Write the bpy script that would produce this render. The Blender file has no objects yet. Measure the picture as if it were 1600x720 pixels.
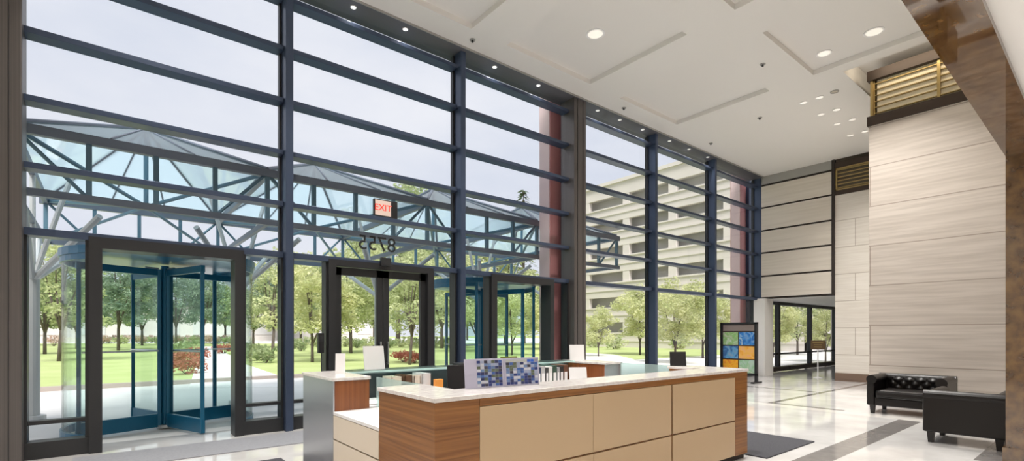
import bpy, math, random
from mathutils import Vector, Matrix
random.seed(7)
R = math.radians
S = bpy.context.scene
COL = S.collection

# ------------------------------------------------------------------ camera, world, sun, exposure
AX, BX = 0.7748964, 0.6320883          # camera right = (AX,-BX), camera forward = (BX,AX)
FPX, EYE = 779.0, 1.5
cam_d = bpy.data.cameras.new('camera'); cam = bpy.data.objects.new('camera', cam_d); COL.objects.link(cam)
cam.location = (0, 0, EYE); cam.rotation_euler = (R(90), 0, -math.atan2(BX, AX))
cam_d.sensor_width = 36; cam_d.lens = FPX / 1600 * 36; cam_d.shift_y = 0.1
cam_d.clip_start = 0.02; cam_d.clip_end = 600
S.camera = cam
S.view_settings.view_transform = 'Standard'; S.view_settings.look = 'None'
S.view_settings.gamma = 1; S.view_settings.use_curve_mapping = False
S.view_settings.exposure = 0.0
S.cycles.use_denoising = True
S.cycles.transparent_max_bounces = 32
S.cycles.max_bounces = 10
S.cycles.sample_clamp_indirect = 6
HIGH_W, LOW_W, SOFFIT_W = 72, 46, 3      # watts of the seen and the added lamps
SKY = 1.1

W = bpy.data.worlds.new('overcast_sky'); S.world = W; W.use_nodes = True
nt = W.node_tree; nt.nodes.clear()
tc = nt.nodes.new('ShaderNodeTexCoord'); mp = nt.nodes.new('ShaderNodeMapping'); mp.inputs['Scale'].default_value = (1.2, 1.2, 3.0)
nz = nt.nodes.new('ShaderNodeTexNoise'); nz.inputs['Scale'].default_value = 2.2; nz.inputs['Detail'].default_value = 5
cr = nt.nodes.new('ShaderNodeValToRGB')
cr.color_ramp.elements[0].position = .32; cr.color_ramp.elements[0].color = (.70, .74, .84, 1)
cr.color_ramp.elements[1].position = .66; cr.color_ramp.elements[1].color = (.86, .87, .92, 1)
bg = nt.nodes.new('ShaderNodeBackground'); bg.inputs['Strength'].default_value = SKY
wo = nt.nodes.new('ShaderNodeOutputWorld')
nt.links.new(tc.outputs['Generated'], mp.inputs[0]); nt.links.new(mp.outputs[0], nz.inputs['Vector'])
nt.links.new(nz.outputs['Fac'], cr.inputs[0]); nt.links.new(cr.outputs[0], bg.inputs[0]); nt.links.new(bg.outputs[0], wo.inputs[0])

sd = bpy.data.lights.new('sun', 'SUN'); sun = bpy.data.objects.new('sun', sd); COL.objects.link(sun)
sd.energy = 5.5; sd.angle = R(25); sd.color = (1, .97, .92)
sun.rotation_euler = (R(36), 0, R(-30))     # from behind the building, soft through cloud

# ------------------------------------------------------------------ materials
MATS = {}
def mat(name, col, rough=.5, metal=0, spec=.5, tex=None, bump=0):
    """tex = (kind, scale xyz, colour2, noise scale, contrast lo, hi)"""
    m = bpy.data.materials.new(name); m.use_nodes = True
    n = m.node_tree; b = n.nodes['Principled BSDF']
    b.inputs['Base Color'].default_value = (*col, 1); b.inputs['Roughness'].default_value = rough
    b.inputs['Metallic'].default_value = metal; b.inputs['Specular IOR Level'].default_value = spec
    if tex:
        sc, c2, ns, lo, hi = tex
        t = n.nodes.new('ShaderNodeTexCoord'); mpn = n.nodes.new('ShaderNodeMapping'); mpn.inputs['Scale'].default_value = sc
        z = n.nodes.new('ShaderNodeTexNoise'); z.inputs['Scale'].default_value = ns; z.inputs['Detail'].default_value = 6
        r = n.nodes.new('ShaderNodeValToRGB')
        r.color_ramp.elements[0].position = lo; r.color_ramp.elements[0].color = (*c2, 1)
        r.color_ramp.elements[1].position = hi; r.color_ramp.elements[1].color = (*col, 1)
        n.links.new(t.outputs['Object'], mpn.inputs[0]); n.links.new(mpn.outputs[0], z.inputs['Vector'])
        n.links.new(z.outputs['Fac'], r.inputs[0]); n.links.new(r.outputs[0], b.inputs['Base Color'])
        if bump:
            bp = n.nodes.new('ShaderNodeBump'); bp.inputs['Strength'].default_value = bump; bp.inputs['Distance'].default_value = .01
            n.links.new(z.outputs['Fac'], bp.inputs['Height']); n.links.new(bp.outputs[0], b.inputs['Normal'])
    MATS[name] = m
    return m
def glass(name, tint, refl=.6, body=None):
    m = bpy.data.materials.new(name); m.use_nodes = True; n = m.node_tree; n.nodes.clear()
    o = n.nodes.new('ShaderNodeOutputMaterial'); t = n.nodes.new('ShaderNodeBsdfTransparent'); t.inputs[0].default_value = (*tint, 1)
    g = n.nodes.new('ShaderNodeBsdfGlossy'); g.inputs['Roughness'].default_value = .02; g.inputs[0].default_value = (refl, refl, refl, 1)
    lw = n.nodes.new('ShaderNodeLayerWeight'); lw.inputs['Blend'].default_value = .5
    pw = n.nodes.new('ShaderNodeMath'); pw.operation = 'POWER'; pw.inputs[1].default_value = 5
    f = n.nodes.new('ShaderNodeMath'); f.operation = 'MULTIPLY_ADD'; f.inputs[1].default_value = .8; f.inputs[2].default_value = .025
    n.links.new(lw.outputs['Facing'], pw.inputs[0]); n.links.new(pw.outputs[0], f.inputs[0])
    mx = n.nodes.new('ShaderNodeMixShader'); last = t
    if body:
        c, a = body
        d = n.nodes.new('ShaderNodeBsdfTranslucent'); d.inputs[0].default_value = (*c, 1)
        m2 = n.nodes.new('ShaderNodeMixShader'); m2.inputs[0].default_value = a
        n.links.new(t.outputs[0], m2.inputs[1]); n.links.new(d.outputs[0], m2.inputs[2]); last = m2
    n.links.new(f.outputs[0], mx.inputs[0]); n.links.new(last.outputs[0], mx.inputs[1]); n.links.new(g.outputs[0], mx.inputs[2])
    n.links.new(mx.outputs[0], o.inputs[0]); MATS[name] = m
    return m
def emit(name, col, k):
    m = bpy.data.materials.new(name); m.use_nodes = True; b = m.node_tree.nodes['Principled BSDF']
    b.inputs['Base Color'].default_value = (*col, 1); b.inputs['Emission Color'].default_value = (*col, 1); b.inputs['Emission Strength'].default_value = k
    MATS[name] = m
    return m
def leafmat(name, c1, c2):
    m = bpy.data.materials.new(name); m.use_nodes = True; n = m.node_tree; n.nodes.clear()
    o = n.nodes.new('ShaderNodeOutputMaterial')
    t = n.nodes.new('ShaderNodeTexCoord'); z = n.nodes.new('ShaderNodeTexNoise'); z.inputs['Scale'].default_value = .9; z.inputs['Detail'].default_value = 3
    r = n.nodes.new('ShaderNodeValToRGB'); r.color_ramp.elements[0].position = .35; r.color_ramp.elements[1].position = .65
    r.color_ramp.elements[0].color = (*c1, 1); r.color_ramp.elements[1].color = (*c2, 1)
    d = n.nodes.new('ShaderNodeBsdfDiffuse'); tr = n.nodes.new('ShaderNodeBsdfTranslucent'); mx = n.nodes.new('ShaderNodeMixShader'); mx.inputs[0].default_value = .45
    n.links.new(t.outputs['Object'], z.inputs['Vector']); n.links.new(z.outputs['Fac'], r.inputs[0])
    n.links.new(r.outputs[0], d.inputs[0]); n.links.new(r.outputs[0], tr.inputs[0])
    n.links.new(d.outputs[0], mx.inputs[1]); n.links.new(tr.outputs[0], mx.inputs[2]); n.links.new(mx.outputs[0], o.inputs[0]); MATS[name] = m
    return m

frame_m = mat('dark_bronze_aluminium', (.034, .035, .038), .4, .3)
mull_m = mat('blue_grey_aluminium', (.055, .078, .135), .36, .3)
clad_m = mat('brushed_bronze_cladding', (.15, .135, .13), .42, .5, tex=((60, 60, .2), (.115, .105, .102), 1.5, .3, .7))
teal_m = mat('teal_painted_metal', (.010, .135, .25), .3, .2)
steel_m = mat('stainless_steel', (.6, .6, .6), .3, 1)
pane_m = glass('clear_glass', (.965, .97, .978), .5)
door_glass = glass('green_tinted_glass', (.93, .975, .965), .5)
counter_glass = glass('pale_aqua_glass', (.86, .96, .95), .6, ((.8, .93, .91), .3))
roof_glass = glass('pale_blue_roof_glass', (.80, .885, .91), .6, ((.66, .78, .83), .35))
ceil_m = mat('ceiling_plaster', (.79, .765, .73), .8)
wallp_m = mat('cream_plaster', (.72, .66, .58), .8)
grey_m = mat('grey_soffit_paint', (.10, .10, .115), .6)
fascia_m = mat('grey_fascia_paint', (.34, .33, .31), .6)
marble_m = mat('polished_white_marble', (.74, .725, .71), .055, 0, .7, tex=((1, 1, 1), (.57, .555, .54), 1.4, .3, .62))
band_m = mat('polished_grey_stone', (.27, .25, .24), .1, 0, .5, tex=((1, 1, 1), (.2, .19, .18), 6, .3, .7))
whiteband_m = mat('polished_cream_stone', (.78, .75, .71), .08)
mat_m = mat('charcoal_carpet', (.075, .075, .085), .95, tex=((1, 1, 1), (.05, .05, .06), 60, .3, .7))
lightmat_m = mat('grey_entrance_matting', (.33, .335, .36), .7, tex=((1, 1, 1), (.28, .285, .31), 40, .3, .7))
wood_m = mat('zebrano_wood', (.34, .142, .036), .32, 0, .5, tex=((.5, .5, 30), (.165, .057, .010), 1.6, .3, .66))
darkwood_m = mat('red_brown_wood', (.30, .10, .03), .35, 0, .5, tex=((26, 26, .6), (.19, .055, .016), 1.2, .3, .7))
cream_m = mat('cream_laminate', (.575, .41, .245), .4)
creamside_m = mat('pale_cream_laminate', (.76, .66, .54), .4)
reveal_m = mat('dark_reveal', (.03, .022, .018), .8)  # near-black colour for joints, plinth and carcass
counter_m = mat('pale_speckled_marble', (.84, .80, .77), .15, 0, .5, tex=((1, 1, 1), (.70, .65, .63), 24, .32, .6))
silver_m = mat('silver_laminate', (.52, .52, .545), .3, .75)
leather_m = mat('black_leather', (.007, .005, .0045), .36, 0, .4)
legs_m = mat('black_wood', (.012, .01, .01), .4)
granite_m = mat('polished_brown_granite', (.15, .078, .025), .03, 0, .6, tex=((1, 1, 1), (.075, .034, .012), 9, .36, .64))
base_m = mat('brown_stone_base', (.20, .135, .10), .2)
brownband_m = mat('dark_brown_metal', (.05, .033, .024), .45, .3)
brass_m = mat('brass_louver', (.42, .31, .13), .35, .7)
paint_red = mat('rose_red_cladding', (.66, .27, .27), .5)
concrete_m = mat('cream_concrete', (.70, .645, .60), .85, tex=((1, 1, 3), (.64, .59, .55), .35, .3, .7))
garage_in = mat('garage_interior_concrete', (.62, .6, .58), .9)
white_m = mat('white_paper', (.86, .85, .85), .6)
black_m = mat('black_plastic', (.014, .014, .016), .4)
steelgrey = mat('grey_painted_steel', (.14, .17, .22), .45, .2)
steelblue = mat('blue_grey_painted_steel', (.10, .20, .27), .45, .2)
steelpale = mat('pale_grey_painted_steel', (.52, .54, .55), .45, .1)
lawn_m = mat('mown_grass', (.47, .53, .23), .95, tex=((1, 1, 1), (.37, .45, .16), .5, .3, .7))
pave_m = mat('pale_concrete_paving', (.78, .76, .74), .8, tex=((1, 1, 1), (.70, .68, .66), .8, .3, .7))
pathc_m = mat('pale_path_concrete', (.82, .80, .78), .85)
kerb_m = mat('kerb_stone', (.40, .34, .30), .85)
bark_m = mat('grey_brown_bark', (.16, .13, .11), .9, tex=((3, 3, 1), (.1, .08, .07), 4, .3, .7))
leaf_a = leafmat('light_green_leaves', (.40, .46, .24), (.66, .69, .42))  # leaf greens here are lightened, haze put into the colour
leaf_b = leafmat('mid_green_leaves', (.26, .34, .18), (.50, .56, .32))
leaf_c = leafmat('blue_green_leaves', (.20, .29, .21), (.42, .50, .38))
leaf_d = leafmat('yellow_green_leaves', (.52, .56, .28), (.76, .76, .46))
needle_m = leafmat('dark_green_needles', (.10, .15, .09), (.2, .26, .14))
flower_m = leafmat('red_flowers', (.45, .14, .10), (.62, .30, .24))
flowerp_m = leafmat('pale_pink_flowers', (.6, .42, .36), (.7, .6, .52))
lens_m = emit('warm_lamp_lens', (1, .95, .86), .45)
spot_m = emit('cool_lamp_lens', (1, .98, .95), 4.0)
dull_lens = mat('unlit_lamp_lens', (.55, .5, .42), .3)

granite_m.node_tree.nodes['Principled BSDF'].inputs['IOR'].default_value = 1.9
ledge_m = glass('aqua_ledge_glass', (.92, .98, .97), .6, ((.78, .94, .91), .65))
# travertine: horizontal streaks + courses with thin joints
def stone(name, c1, c2, joint, row, wid, axis='Y', offs=(0, 0)):
    m = bpy.data.materials.new(name); m.use_nodes = True; n = m.node_tree; b = n.nodes['Principled BSDF']
    b.inputs['Roughness'].default_value = .35
    t = n.nodes.new('ShaderNodeTexCoord'); sp = n.nodes.new('ShaderNodeSeparateXYZ'); cb = n.nodes.new('ShaderNodeCombineXYZ')
    n.links.new(t.outputs['Object'], sp.inputs[0])
    n.links.new(sp.outputs[axis], cb.inputs[0]); n.links.new(sp.outputs['Z'], cb.inputs[1])
    ad = n.nodes.new('ShaderNodeVectorMath'); ad.operation = 'ADD'; ad.inputs[1].default_value = (offs[0], offs[1], 0)
    n.links.new(cb.outputs[0], ad.inputs[0])
    br = n.nodes.new('ShaderNodeTexBrick'); br.inputs['Scale'].default_value = 1; br.inputs['Brick Width'].default_value = wid
    br.inputs['Row Height'].default_value = row; br.inputs['Mortar Size'].default_value = .011; br.offset = .5
    br.inputs['Color1'].default_value = (1, 1, 1, 1); br.inputs['Color2'].default_value = (.93, .92, .91, 1); br.inputs['Mortar'].default_value = (*joint, 1)
    n.links.new(ad.outputs[0], br.inputs['Vector'])
    mpn = n.nodes.new('ShaderNodeMapping'); mpn.inputs['Scale'].default_value = (1.0, 1.0, 22)
    z = n.nodes.new('ShaderNodeTexNoise'); z.inputs['Scale'].default_value = .9; z.inputs['Detail'].default_value = 5
    n.links.new(t.outputs['Object'], mpn.inputs[0]); n.links.new(mpn.outputs[0], z.inputs['Vector'])
    r = n.nodes.new('ShaderNodeValToRGB'); r.color_ramp.elements[0].position = .34; r.color_ramp.elements[1].position = .64
    r.color_ramp.elements[0].color = (*c2, 1); r.color_ramp.elements[1].color = (*c1, 1)
    n.links.new(z.outputs['Fac'], r.inputs[0])
    mx = n.nodes.new('ShaderNodeMixRGB'); mx.blend_type = 'MULTIPLY'; mx.inputs[0].default_value = 1
    n.links.new(r.outputs[0], mx.inputs[1]); n.links.new(br.outputs['Color'], mx.inputs[2]); n.links.new(mx.outputs[0], b.inputs['Base Color'])
    MATS[name] = m
    return m
trav_m = stone('vein_cut_travertine', (.70, .63, .565), (.575, .51, .45), (.62, .58, .55), .84, 4.3, 'Y', (.9, .02))
trav_pale = stone('pale_travertine', (.80, .755, .69), (.72, .67, .6), (.6, .56, .52), .84, 2.7, 'Y', (.2, .02))
endpanel_m = mat('cream_wall_panel', (.70, .64, .56), .45, tex=((1, .6, 14), (.62, .56, .48), 1, .3, .7))

# ------------------------------------------------------------------ mesh building
class MB:
    def __init__(s): s.v = []; s.f = []; s.m = []; s.mi = 0
    def add(s, vs, fs):
        k = len(s.v); s.v += [tuple(p) for p in vs]; s.f += [tuple(i + k for i in f) for f in fs]; s.m += [s.mi] * len(fs); return s
    def box(s, x0, x1, y0, y1, z0, z1):
        return s.add([(x, y, z) for z in (z0, z1) for y in (y0, y1) for x in (x0, x1)],
                     [(0, 2, 3, 1), (4, 5, 7, 6), (0, 1, 5, 4), (2, 6, 7, 3), (0, 4, 6, 2), (1, 3, 7, 5)])
    def tube(s, p, q, r, n=8, r2=None):
        p = Vector(p); q = Vector(q); d = (q - p)
        if d.length < 1e-6: return s
        d.normalize(); a = d.orthogonal().normalized(); b = d.cross(a); r2 = r if r2 is None else r2
        vs = []
        for c, rr in ((p, r), (q, r2)):
            vs += [c + (a * math.cos(2 * math.pi * i / n) + b * math.sin(2 * math.pi * i / n)) * rr for i in range(n)]
        return s.add(vs, [(i, (i + 1) % n, n + (i + 1) % n, n + i) for i in range(n)] + [tuple(range(n - 1, -1, -1)), tuple(range(n, 2 * n))])
    def bar(s, p, q, w, h):
        """rectangular bar between two points, width w horizontally, h in the other direction"""
        p = Vector(p); q = Vector(q); d = (q - p).normalized(); up = Vector((0, 0, 1))
        a = d.cross(up)
        a = a.normalized() if a.length > 1e-4 else Vector((1, 0, 0)); b = a.cross(d).normalized()
        vs = [c + a * (sx * w / 2) + b * (sz * h / 2) for c in (p, q) for sx, sz in ((-1, -1), (1, -1), (1, 1), (-1, 1))]
        return s.add(vs, [(0, 1, 5, 4), (1, 2, 6, 5), (2, 3, 7, 6), (3, 0, 4, 7), (3, 2, 1, 0), (4, 5, 6, 7)])
    def lathe(s, c, prof, n=24):
        vs = []; c = Vector(c)
        for r, z in prof: vs += [c + Vector((r * math.cos(2 * math.pi * i / n), r * math.sin(2 * math.pi * i / n), z)) for i in range(n)]
        fs = [(k * n + i, k * n + (i + 1) % n, (k + 1) * n + (i + 1) % n, (k + 1) * n + i) for k in range(len(prof) - 1) for i in range(n)]
        return s.add(vs, fs)
    def prism(s, pts, z0, z1):
        n = len(pts)
        return s.add([(x, y, z0) for x, y in pts] + [(x, y, z1) for x, y in pts],
                     [tuple(range(n - 1, -1, -1)), tuple(range(n, 2 * n))] + [(i, (i + 1) % n, n + (i + 1) % n, n + i) for i in range(n)])
    def arcwall(s, c, r, a0, a1, t, z0, z1, n=14):
        vs = []
        for i in range(n + 1):
            a = a0 + (a1 - a0) * i / n
            for rr in (r, r + t):
                for z in (z0, z1): vs.append((c[0] + rr * math.cos(a), c[1] + rr * math.sin(a), z))
        fs = []
        for i in range(n):
            k = 4 * i
            fs += [(k, k + 4, k + 5, k + 1), (k + 2, k + 3, k + 7, k + 6), (k + 1, k + 5, k + 7, k + 3), (k, k + 2, k + 6, k + 4)]
        fs += [(0, 1, 3, 2), (4 * n, 4 * n + 2, 4 * n + 3, 4 * n + 1)]
        return s.add(vs, fs)
    def build(s, name, m, parent=None, world=True, bevel=0, smooth=False, mesh_only=False):
        off = Vector((0, 0, 0))
        if parent is not None and world:
            p = parent
            while p is not None: off += p.location; p = p.parent
        me = bpy.data.meshes.new(name)
        me.from_pydata([tuple(Vector(p) - off) for p in s.v], [], s.f)
        for mm in (m if isinstance(m, (list, tuple)) else [m]): me.materials.append(mm)
        if any(s.m): me.polygons.foreach_set('material_index', s.m)
        if smooth: me.polygons.foreach_set('use_smooth', [True] * len(me.polygons))
        me.update()
        o = bpy.data.objects.new(name, me); COL.objects.link(o)
        if parent is not None: o.parent = parent
        if bevel:
            bv = o.modifiers.new('bevel', 'BEVEL'); bv.width = bevel; bv.segments = 2; bv.limit_method = 'ANGLE'
        return o
def box(*a): return MB().box(*a)
def tag(o, label=None, cat=None, group=None, kind=None):
    if label: o['label'] = label
    if cat: o['category'] = cat
    if group: o['group'] = group
    if kind: o['kind'] = kind
    return o
def thing(name, label, cat, loc=(0, 0, 0), rz=0, group=None, kind=None):
    o = bpy.data.objects.new(name, None); COL.objects.link(o); o.location = loc; o.rotation_euler = (0, 0, rz); o.empty_display_size = .2
    return tag(o, label, cat, group, kind)
def struct(name, mb, m, label=None, **k):
    o = mb.build(name, m, **k); o['kind'] = 'structure'
    if label: o['label'] = label
    return o
KIDS = {}
def dup(root, loc, rz=None, label=None, group=None):
    kids = {}
    for o in bpy.data.objects:
        if o.parent: kids.setdefault(o.parent.name, []).append(o)
    def rec(o, par):
        c = o.copy(); COL.objects.link(c)
        if par is not None: c.parent = par
        for ch in kids.get(o.name, []): rec(ch, c)
        return c
    r = rec(root, None); r.location = loc
    if rz is not None: r.rotation_euler = (0, 0, rz)
    if label: r['label'] = label
    if group: r['group'] = group
    return r
def at(px, y, Z=0.0):
    """where the sight line through photo pixel (px, y) meets height Z (used only to lay out the site)"""
    d = (Z - EYE) * FPX / (520 - y); r = (px - 800) / FPX * d
    return Vector((AX * r + BX * d, -BX * r + AX * d, Z))
def atd(px, d, Z=0.0):
    r = (px - 800) / FPX * d
    return Vector((AX * r + BX * d, -BX * r + AX * d, Z))

# ------------------------------------------------------------------ room shell
GY = 8.3                                # inner glass plane
CZ = 6.96                               # ceiling height
XM = [-0.97 + 3.15 * k for k in range(7)]          # bay lines: -0.97 .. 17.93
TR = [6.65, 5.87, 5.07, 4.27, 3.48, 2.70]           # transom heights
XE = 17.85                              # end wall plane
struct('floor', box(-6, 27, -7, 8.75, -.2, 0), marble_m, 'polished white marble lobby floor')
def floor_inlay(x0, x1, y0, y1, m, lab): struct('trim_1', box(x0, x1, y0, y1, 0, .0015), m, lab)
floor_inlay(3.0, 10.65, 2.15, 2.46, band_m, 'wide grey stone band inlaid in the floor in front of the armchair')
floor_inlay(10.65, 10.95, 1.0, 7.6, whiteband_m, 'cream stone strip crossing the floor by the sofa')
floor_inlay(11.0, 17.6, 4.72, 4.84, band_m, 'narrow grey stone strip inlaid in the floor toward the end wall')
floor_inlay(11.0, 11.12, 3.4, 4.72, band_m, 'short grey stone strip crossing the marble floor')
floor_inlay(7.95, 10.1, .2, 1.12, band_m, 'grey stone field in the floor under the armchair')
floor_inlay(13.9, 14.05, 4.84, 7.6, band_m, 'grey stone strip crossing the floor near the display stand')
floor_inlay(17.55, 26.5, 5.0, 8.3, mat('light_grey_stone', (.46, .45, .44), .12), 'grey stone floor under the low far ceiling')

# ceiling with recessed coffers and one higher opening at the stone block
holes = []
for cx in (-.5, 2.75, 5.9, 9.27):
    holes.append((cx, cx + 2.35, 5.05, 7.4, .10)); holes.append((cx, cx + 2.35, 1.78, 4.15, .10))
holes.append((11.96, 17.4, .9, 3.70, .42))
def slab_with_holes(x0, x1, y0, y1, z, holes):
    mb = MB(); xs = sorted({x0, x1, *[h[0] for h in holes], *[h[1] for h in holes]}); ys = sorted({y0, y1, *[h[2] for h in holes], *[h[3] for h in holes]})
    for i in range(len(xs) - 1):
        for j in range(len(ys) - 1):
            cx = (xs[i] + xs[i + 1]) / 2; cy = (ys[j] + ys[j + 1]) / 2; up = 0
            for h in holes:
                if h[0] < cx < h[1] and h[2] < cy < h[3]: up = h[4]
            mb.add([(xs[i], ys[j], z + up), (xs[i], ys[j + 1], z + up), (xs[i + 1], ys[j + 1], z + up), (xs[i + 1], ys[j], z + up)], [(0, 1, 2, 3)])
    for a, b, c, d, u in holes:
        for p, q in (((a, c), (b, c)), ((b, c), (b, d)), ((b, d), (a, d)), ((a, d), (a, c))):
            mb.add([(*p, z), (*q, z), (*q, z + u), (*p, z + u)], [(0, 1, 2, 3)])
    mb.box(x0, x1, y0, y1, z + .5, z + .7)
    return mb
struct('ceiling', slab_with_holes(-6, XE, .7, 7.93, CZ, holes), ceil_m, 'white plaster ceiling with shallow square coffers')
struct('trim_2', box(-6, XE, 7.93, 7.95, 6.925, CZ + .5), fascia_m, 'grey edge of the ceiling above the windows')
struct('trim_3', box(-6, XE, 7.95, 8.5, 6.925, CZ + .5), grey_m, 'dark soffit strip above the windows')
# wall beyond the left column, outside the picture
struct('wall_left', box(-6.2, -6, -7, 8.5, 0, CZ + .5), wallp_m)
struct('wall_front', box(-6, -1.13, 8.25, 8.5, 0, 6.925), wallp_m)
struct('wall_back', box(-6, 27, -7.2, -7, 0, 3.9), wallp_m)
# low ceiling over the camera, brown granite beam and pier
low_holes = []
struct('ceiling_low', box(-6, 12.6, -7, .55, 3.6, 3.8), ceil_m, 'low white ceiling at the right edge')
struct('beam', box(-6, 12.6, .55, .864, 3.55, 3.95), granite_m, 'polished brown granite beam')
struct('wall_upper', box(-6, 12.6, .55, .86, 3.95, CZ + .5), wallp_m)
pier = struct('pillar', box(8.11, 9.2, .02, .864, 0, 3.55), granite_m, 'polished brown granite pillar at the right edge')
box(8.085, 9.225, -.005, .889, 0, .17).build('base', granite_m, pier)
# stone block with the clerestory
struct('wall_right', box(12.6, XE + .2, -7, 3.42, 0, 5.89), trav_m, 'tall wall of vein-cut cream travertine behind the sofa')
struct('trim_4', box(12.57, XE, -.5, 3.45, 5.89, 6.09), brownband_m, 'dark brown band below the louvres on the stone wall')
struct('trim_5', box(12.57, XE, -.5, 3.45, 6.85, 7.05), brownband_m, 'dark brown band above the louvres on the stone wall')
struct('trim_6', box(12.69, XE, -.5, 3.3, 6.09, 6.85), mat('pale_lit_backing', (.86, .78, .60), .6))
w9 = thing('window_9', 'brass louvred clerestory on top of the stone wall', None, (12.64, 1.5, 6.09), kind='structure')
mb = MB()
for k in range(6):
    z = 6.15 + k * .125
    mb.bar((12.66, -.4, z), (12.66, 3.33, z), .05, .014)
mb.build('louver', brass_m, w9)
mb = MB()
for y in (3.38, 2.28, 1.2, .1): mb.box(12.615, 12.68, y - .025, y + .025, 6.09, 6.85)
mb.box(12.66, XE, 3.33, 3.38, 6.09, 6.85)
mb.build('frame', brass_m, w9)
box(12.57, 12.6, -.8, 3.42, 0, .16).build('baseboard_right', base_m)['kind'] = 'structure'

# end wall: hung cream panels, pier with louvre, low corridor beyond
struct('wall_end', box(XE, XE + .3, 5.78, 8.25, 2.70, CZ + .5), reveal_m, 'hung end wall of cream panels with dark joints')
mb = MB()
zs = [2.72, 3.48, 4.29, 5.07, 5.87, 6.64]
for a, b in zip(zs[:-1], zs[1:]): mb.box(XE - .03, XE, 5.83, 8.02, a + .03, b - .03)
o = struct('wall_end_panels', mb, endpanel_m, 'row of cream panels on the end wall')
struct('trim_7', box(XE - .03, XE, 5.83, 8.05, 6.68, CZ), fascia_m)
struct('trim_8', box(XE - .06, XE + .02, 5.745, 5.83, 2.68, CZ), reveal_m, 'dark vertical joint beside the end wall panels')
struct('trim_9', box(XE - .03, XE + .3, 8.02, 8.25, 2.7, CZ), mull_m)
struct('wall_far', box(XE, XE + .3, 3.42, 5.745, 0, 5.83), trav_pale, 'pale stone pier beside the end wall')
struct('baseboard_far', box(XE - .03, XE, 3.42, 5.745, 0, .25), base_m, 'brown stone base of the pale pier')
struct('trim_10', box(XE - .04, XE + .3, 3.42, 5.745, 5.83, 5.97), brownband_m)
struct('trim_11', box(XE - .04, XE + .3, 3.42, 5.745, 6.68, 6.87), brownband_m)
struct('trim_12', box(XE + .06, XE + .3, 3.42, 5.745, 5.97, CZ + .5), mat('dark_louver_backing', (.12, .10, .07), .7))
gr = thing('air_grille', 'brass louvred air grille between dark bands at the top of the pale stone pier', 'vent', (XE, 5.2, 5.97))
mb = MB()
for k in range(6):
    z = 6.04 + k * .112
    mb.box(XE, XE + .03, 4.86, 5.70, z, z + .03)
mb.build('louver', brass_m, gr)
MB().box(XE - .02, XE + .03, 4.8, 5.73, 5.97, 6.01).box(XE - .02, XE + .03, 4.8, 5.73, 6.64, 6.68).box(XE - .02, XE + .03, 5.69, 5.73, 5.97, 6.68).box(XE - .02, XE + .03, 4.80, 4.84, 5.97, 6.68).build('frame', brass_m, gr)
struct('column_white', box(XE - .1, 18.4, 7.87, 8.25, 0, 2.70), mat('white_column_paint', (.82, .8, .77), .6), 'white painted column under the end wall')
struct('ceiling_far', box(XE + .3, 27, 3.0, 8.75, 2.70, 2.9), ceil_m)
struct('wall_far_end', box(26.6, 27, 3.0, 8.75, 0, 2.7), wallp_m)
struct('wall_far_side', box(XE + .3, 27, 2.8, 3.0, 0, 2.7), wallp_m)
w8 = thing('window_8', 'low row of glass panels under the far ceiling', None, (22, 8.5, 0), kind='structure')
mb = MB().box(18.4, 26.6, 8.42, 8.58, 2.58, 2.70)
for x in (18.45, 20.27, 23.4, 26.3): mb.box(x - .07, x + .07, 8.42, 8.58, .18, 2.6)
mb.box(18.4, 26.6, 8.46, 8.54, .66, .72)
mb.build('frame', frame_m, w8)
box(18.4, 26.6, 8.495, 8.505, .2, 2.58).build('pane', pane_m, w8)
MB().box(18.4, 20.9, 8.3, 8.6, .04, .2).box(20.95, 23.6, 8.3, 8.6, .04, .2).box(23.65, 26.6, 8.3, 8.6, .04, .2).build('sill_heater', brownband_m, w8)

# ------------------------------------------------------------------ window wall
def column(x, name, lab):
    mb = MB().box(x - .2, x + .2, 7.98, 8.42, 0, CZ)
    o = struct(name, mb, clad_m, lab, bevel=.012)
    mb = MB()
    for dx in (-.09, .09): mb.box(x + dx - .004, x + dx + .004, 7.972, 7.982, 0, CZ)
    mb.build('seam', frame_m, o)
    return o
column(XM[0] + .03, 'column_left', 'bronze clad column at the left edge')
column(XM[3] + .08, 'column_middle', 'bronze clad column between the windows')
for k in (1, 2, 4, 5, 6):
    x = XM[k] + (0, 0, .02, 0, .02, .0, -.06)[k]
    o = struct('mullion', MB().box(x - .055, x + .055, 8.04, 8.34, 0, CZ), mull_m, bevel=.006)
    MB().box(x - .09, x + .09, 8.27, 8.36, 0, 6.9).build('glazing_bead', frame_m, o)
doorbays = {0: 'left revolving door', 1: 'double doors', 2: 'right revolving door'}
for k in range(6):
    x0 = XM[k] + (.22 if k in (0,) else .3 if k == 3 else .06); x1 = XM[k + 1] - (.14 if k == 2 else .06)
    w = thing('window_%d' % (k + 1), 'tall window bay %d of the glass wall counted from the left' % (k + 1), None, ((x0 + x1) / 2, GY, 0), kind='structure')
    zs = TR + [6.925]
    for z in TR:
        tk = .035 if z > 2.9 else .045
        tb = MB().box(x0, x1, 8.13, 8.36, z - tk, z + tk).build('transom', mull_m, w, bevel=.005)
    zz = sorted(TR) + [6.925]
    pn = MB()
    for a, b in zip(zz[:-1], zz[1:]): pn.box(x0, x1, GY + .002, GY + .012, a + .03, b - .03)
    if k > 2:
        pn.box(x0, x1, GY + .002, GY + .012, .2, 2.67)
        MB().box(x0, x1, 8.15, 8.36, 0, .2).build('bottom_rail', frame_m, w)
    pn.build('pane', pane_m, w)
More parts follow.
